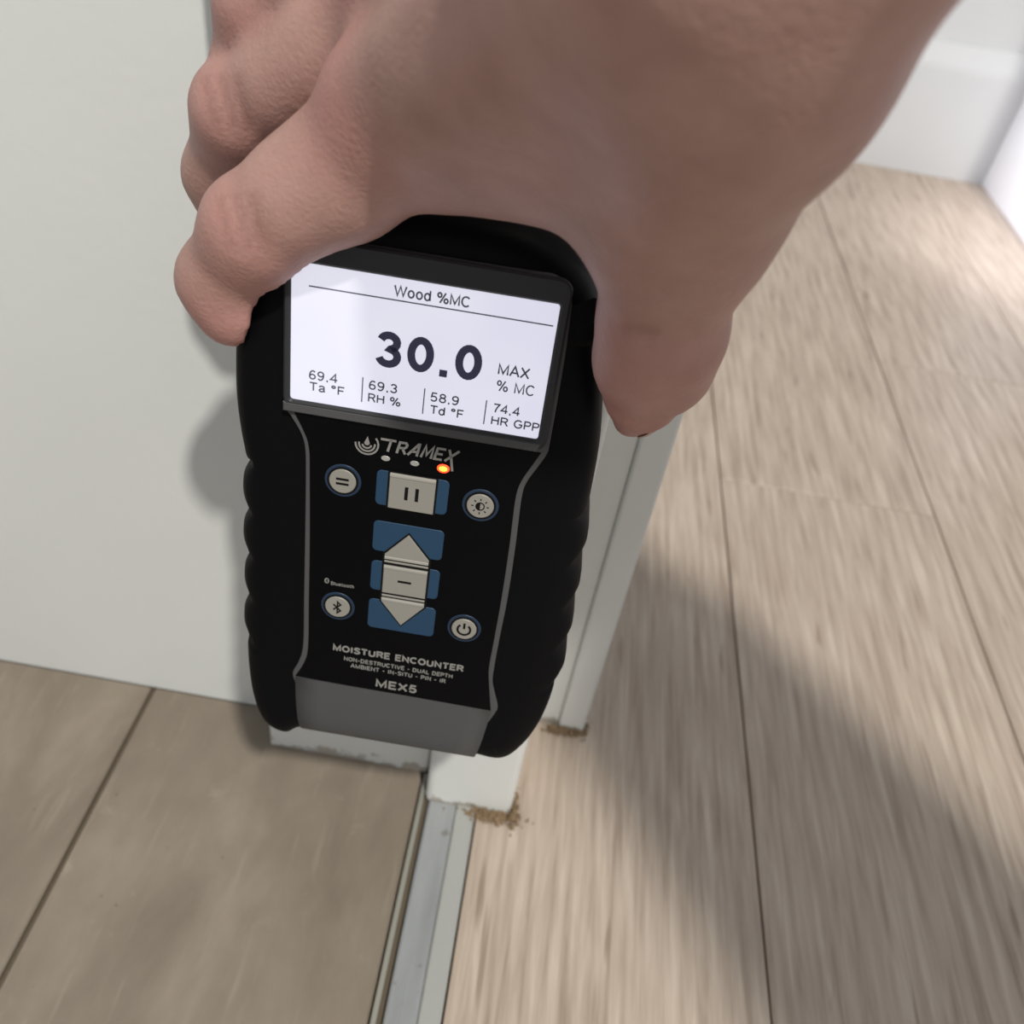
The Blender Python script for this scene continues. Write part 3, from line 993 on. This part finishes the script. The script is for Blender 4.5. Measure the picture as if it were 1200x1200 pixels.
# extensor tendons
for i in range(3):
    F_.cone(MCP[i] + HN * 10.2, WR + (MCP[i] - MCP[1]) * .22 + HN * 12, 2.8, 3, 7)
# volar padding
mid = (MCP[1] + WR) / 2
F_.cone(mid - HN * 10, WR - HN * 3, 18, 19, 12)
# thenar and thumb metacarpal
F_.cone(TC, TM, 17.5, 14.3, 10)
F_.cone(J(850, 70, 125), J(790, 190, 152), 17, 13.5, 10)
F_.cone(WR, TC, 20, 17, 14)
# web between thumb and index
F_.cone(J(540, 178, 165), J(740, 196, 160), 11.0, 10.0, 8)
F_.cone(J(600, 120, 152), J(760, 190, 150), 15, 15, 10)
F_.cone(J(700, 60, 138), J(810, 110, 134), 18, 18, 10)
# wrist and forearm
fa = EL - WR; fa /= np.linalg.norm(fa)
sidev = np.cross(fa, HN); sidev /= np.linalg.norm(sidev)
F_.cone(WR - sidev * 7, WR + fa * 60 - sidev * 8, 19, 21, 14)
F_.cone(WR + sidev * 7, WR + fa * 60 + sidev * 8, 19, 21, 14)
F_.cone(WR + fa * 60 - sidev * 8, WR + fa * 190 - sidev * 12, 21, 30, 14)
F_.cone(WR + fa * 60 + sidev * 8, WR + fa * 190 + sidev * 12, 21, 30, 14)
F_.cone(WR + fa * 190, EL, 38, 37, 14)
F_.cone(EL, EL * .5 + SHO * .5, 38, 43, 14)
total = F_.f
# the fingers live in a smaller block of the same grid
b1 = np.minimum(((np.array([130., 262., 350.]) - lo) / HV).astype(int), F_.n)
b0_ = np.maximum(((np.array([-110., 60., 195.]) - lo) / HV).astype(int), 0)
HB = tuple(slice(b0_[q], b1[q]) for q in range(3))
palm = total[HB].copy()
F_ = Field(lo + b0_ * HV, lo + b1 * HV)
F_.n = b1 - b0_; F_.new()
hnd = palm.copy()
# fingers
for i in range(4):
    F_.new()
    r = RAD[i]
    bend = PIP[i] - MCP[i]
    F_.cone(MCP[i], PIP[i], r[0], r[1], 3)
    F_.cone(PIP[i], DIP[i], r[1], r[2], 3.5)
    F_.cone(DIP[i], TIP[i], r[2], r[3], 3.5)
    # fleshy middle of the first bone, knuckle cap and finger pad
    m0 = MCP[i] * .5 + PIP[i] * .5
    F_.cone(m0 - HN * (3.5 if i == 0 else 1.5), m0 * .6 + PIP[i] * .4 - HN * 1.0, r[1] + .6, r[1], 5)
    if i == 0: F_.cone(MCP[0] - HN * 6 + (PIP[0] - MCP[0]) * .1, m0 - HN * 5, 10.5, 9.6, 6)
    od = PIP[i] * 2 - MCP[i] - DIP[i]; od /= np.linalg.norm(od)
    kc = .5 if i == 0 else 1.4
    F_.cone(PIP[i] + od * kc, PIP[i] + od * kc * .8 + (DIP[i] - PIP[i]) * .12, r[1] - .6, r[1] - 1.2, 4)
    if i < 2:
        F_.cone(DIP[i] * .3 + TIP[i] * .7 - od * 1.2, TIP[i] - od * 1.5, r[3] + .1, r[3] - .6, 3)
    hnd = np.minimum(hnd, smin(palm, F_.f, 5.0))
# thumb
F_.new()
F_.cone(TM, TI, 14.2, 11.6, 4)
F_.cone(TI, TI * .45 + TT * .55, 11.6, 10.9, 4)
F_.cone(TI * .45 + TT * .55, TT, 10.9, 7.9, 4)
F_.cone(J(790, 400, 172), J(786, 430, 181), 8.2, 7.4, 6)
F_.cone(J(752, 470, 191), J(741, 489, 197), 7.0, 4.6, 4)
hnd = np.minimum(hnd, smin(palm, F_.f, 9.0))
# flesh flattens where it presses on the meter
cand = np.argwhere(hnd < 3.0)
pw = F_.lo + cand * HV - P0 * 1000
pu, pv, pz_ = pw @ EX, pw @ EU, pw @ EN
near = (np.abs(pu) < 60) & (pv > -110) & (pv < 75) & (pz_ > -45) & (pz_ < 10)
cand, pu, pv, pz_ = cand[near], pu[near], pv[near], pz_[near]
dd = np.empty(len(cand))
for a0 in range(0, len(cand), 8000):
    sl = slice(a0, a0 + 8000)
    du = pu[sl, None] - CONT[None, ::2, 0]; dv = pv[sl, None] - CONT[None, ::2, 1]
    k = np.argmin(du * du + dv * dv, 1); r_ = np.arange(len(k))
    dd[sl] = du[r_, k] * NRM[::2][k, 0] + dv[r_, k] * NRM[::2][k, 1]
front = np.where(dd > -6, pz_ - 2.6 + np.maximum(dd + 6, 0) * .75, pz_ - 3.8)
dev = np.maximum(np.maximum(dd - 1.6, front), -36 - pz_)
bzl = np.maximum.reduce([BL_ - .9 - pu, pu - BR_ - .9, SV0 - 4 - pv, pv - TOPV - .9, pz_ - 3.8, -20 - pz_])
dev = np.minimum(dev, bzl)
hnd[tuple(cand.T)] = np.maximum(hnd[tuple(cand.T)], -dev.astype(np.float32))
total[HB] = hnd

V, Q = surface_nets(total, lo)
# light smoothing
ed = np.vstack([Q[:, [0, 1]], Q[:, [1, 2]], Q[:, [2, 3]], Q[:, [3, 0]]])
for it in range(6):
    acc = np.zeros_like(V); num = np.zeros(len(V))
    np.add.at(acc, ed[:, 0], V[ed[:, 1]]); np.add.at(num, ed[:, 0], 1)
    np.add.at(acc, ed[:, 1], V[ed[:, 0]]); np.add.at(num, ed[:, 1], 1)
    V = V + (acc / num[:, None] - V) * (.5 if it % 2 == 0 else -.4)

M_SKIN = mat('skin', (0.42, 0.24, 0.19), 0.48, spec=0.35)
n = NT(M_SKIN)
n.b.inputs['Subsurface Weight'].default_value = 0.12
n.b.inputs['Subsurface Radius'].default_value = (0.006, 0.0022, 0.0012)
n.b.inputs['Subsurface Scale'].default_value = 0.5
v = n.world()
c = n.ramp(n.noise(v, 75, 4, 0.6), [(0.3, (0.335, 0.193, 0.158)), (0.7, (0.415, 0.254, 0.211))])
c = n.mix(n.math('MULTIPLY', n.ramp(n.noise(v, 38, 3), [(0.45, BW(0)), (0.7, BW(1))]), 0.35), c, (0.37, 0.190, 0.163))
at_ = n.n('ShaderNodeAttribute'); at_.attribute_name = 'flush'
c = n.mix(n.math('MULTIPLY', at_.outputs['Fac'], 0.8), c, (0.40, 0.172, 0.155))
at4 = n.n('ShaderNodeAttribute'); at4.attribute_name = 'crease'
c = n.mix(n.math('MULTIPLY', at4.outputs['Fac'], 0.32), c, (0.19, 0.085, 0.065))
n.color(c)
h1 = n.noise(v, 950, 3, 0.6)
vo = n.n('ShaderNodeTexVoronoi'); vo.inputs['Scale'].default_value = 900
n.l(v, vo.inputs['Vector'])
hh = n.math('ADD', h1, n.math('MULTIPLY', vo.outputs['Distance'], 0.35))
at3 = n.n('ShaderNodeAttribute'); at3.attribute_name = 'crease'
hs = n.math('ADD', hh, n.math('MULTIPLY', n.noise(v, 140, 3), 0.6))
n.bump(n.math('SUBTRACT', hs, n.math('MULTIPLY', at3.outputs['Fac'], 1.2)), 0.2, 0.0009)

me = bpy.data.meshes.new('person')
me.from_pydata((V * MM).tolist(), [], Q.tolist())
me.update()
att = me.attributes.new('flush', 'FLOAT', 'POINT')
cr = np.zeros(len(V))
creases = [(J(735, 384, 160), J(765, 388, 160))]
for q in (0, 1):
    cx_, cy_ = ((272, 262), (255, 122))[q]
    for dx_ in (-16, 4, 22):
        creases.append((J(cx_ + dx_, cy_ - 28, 168 + 4 * q), J(cx_ + dx_ + 14, cy_ + 26, 168 + 4 * q)))
for a_, b_ in creases:
    # distance measured across the skin: project on the view plane of the knuckle
    pc = (V - CAM * 1000); dz_ = pc @ _F; P2 = np.stack([pc @ _R / dz_, pc @ _U / dz_], 1)
    qa, qb = [np.array([(q - CAM * 1000) @ _R, (q - CAM * 1000) @ _U]) / ((q - CAM * 1000) @ _F) for q in (a_, b_)]
    ab = qb - qa; t_ = np.clip(((P2 - qa) @ ab) / (ab @ ab), 0, 1)
    d_ = np.linalg.norm(P2 - qa - t_[:, None] * ab, axis=1) * 170
    okd = dz_ < (a_ - CAM * 1000) @ _F + 22
    cr = np.maximum(cr, np.exp(-(d_ / 1.0) ** 2) * okd)
at2 = me.attributes.new('crease', 'FLOAT', 'POINT')
at2.data.foreach_set('value', cr.astype(np.float32))
fl_ = np.zeros(len(V))
for p, s in [(MCP[0] + HN * 10, 11), (MCP[1] + HN * 10, 11), (PIP[0], 12), (PIP[1], 12), (PIP[2], 12), (TI, 13), (TT, 12), (TIP[0], 11)]:
    fl_ = np.maximum(fl_, np.exp(-((V - p) ** 2).sum(1) / (s * s)))
att.data.foreach_set('value', fl_.astype(np.float32))
hand = link('person', me, M_SKIN, None, True)
tag(hand, 'bare right hand and forearm gripping the top of the black moisture meter', 'person')

# nails
M_NAIL = mat('fingernail', (0.50, 0.33, 0.26), 0.3)


def nail(c, nrm, fwd, wd, ln):
    nrm = nrm / np.linalg.norm(nrm); fwd = fwd - nrm * (fwd @ nrm); fwd /= np.linalg.norm(fwd)
    sd = np.cross(nrm, fwd)
    vs, fs = [], []
    A, B = 9, 7
    for layer in (0, -.7):
        for i in range(A):
            for j in range(B):
                a = (i / (A - 1) - .5) * 2; b = j / (B - 1)
                ww = wd * (1 - .25 * max(0, b - .6) ** 2 * 4)
                p = c + sd * a * ww / 2 + fwd * (b - .5) * ln * (1 - .12 * a * a) + nrm * (-(a * a) * wd * .16 - (b - .4) ** 2 * 1.2 + layer)
                vs.append(p * MM)
    for l_ in (0, 1):
        for i in range(A - 1):
            for j in range(B - 1):
                q = l_ * A * B + i * B + j
                f = (q, q + B, q + B + 1, q + 1)
                fs.append(f if l_ == 0 else f[::-1])
    rim = [(i, 0) for i in range(A)] + [(A - 1, j) for j in range(1, B)] + [(i, B - 1) for i in range(A - 2, -1, -1)] + [(0, j) for j in range(B - 2, 0, -1)]
    ids = [i * B + j for i, j in rim]
    for k in range(len(ids)):
        a, b = ids[k], ids[(k + 1) % len(ids)]
        fs.append((a, b, b + A * B, a + A * B))
    return pyobj('fingernail', vs, fs, M_NAIL, hand, True)


tn = TT - TI
outw = np.array([0.80, 0.45, -0.40])
nail(J(771, 478, 196.5), outw, tn, 12, 12.5)
for i in range(4):
    od = PIP[i] * 2 - MCP[i] - DIP[i]
    fw = TIP[i] - DIP[i]
    dn = od - fw * (od @ fw) / (fw @ fw); dn /= np.linalg.norm(dn)
    nail(TIP[i] + dn * (RAD[i][3] - .2) - fw / np.linalg.norm(fw) * 1, dn, fw, 10.5 - i * .5, 11)

# sleeve over the upper arm
M_CLOTH = mat('grey_cotton', (0.10, 0.105, 0.12), 0.9)
n = NT(M_CLOTH); n.bump(n.noise(n.world(), 900, 2), 0.3, 0.0005)
ax = SHO - EL; ln = np.linalg.norm(ax); ax /= ln
s1 = np.cross(ax, [0, 0, 1.]); s1 /= np.linalg.norm(s1); s2 = np.cross(ax, s1)
rings = [(.30, 44.5), (.30, 48.5), (.34, 49.5), (.5, 51), (.7, 54), (.9, 57), (1.02, 54), (1.10, 44), (1.15, 28), (1.17, 6)]
vs, fs = [], []
K = 40
for (t, r) in rings:
    for k in range(K):
        a = 2 * math.pi * k / K
        rr = r + (1.2 * math.sin(3 * a + t * 9) + .8 * math.sin(7 * a - t * 14) if r > 46 else 0)
        vs.append((EL + ax * ln * t + (s1 * math.cos(a) + s2 * math.sin(a)) * rr) * MM)
for q in range(len(rings) - 1):
    for k in range(K):
        j = (k + 1) % K
        fs.append((q * K + k, q * K + j, (q + 1) * K + j, (q + 1) * K + k))
fs.append(tuple((len(rings) - 1) * K + k for k in range(K)))
pyobj('sleeve', vs, fs, M_CLOTH, hand, True)
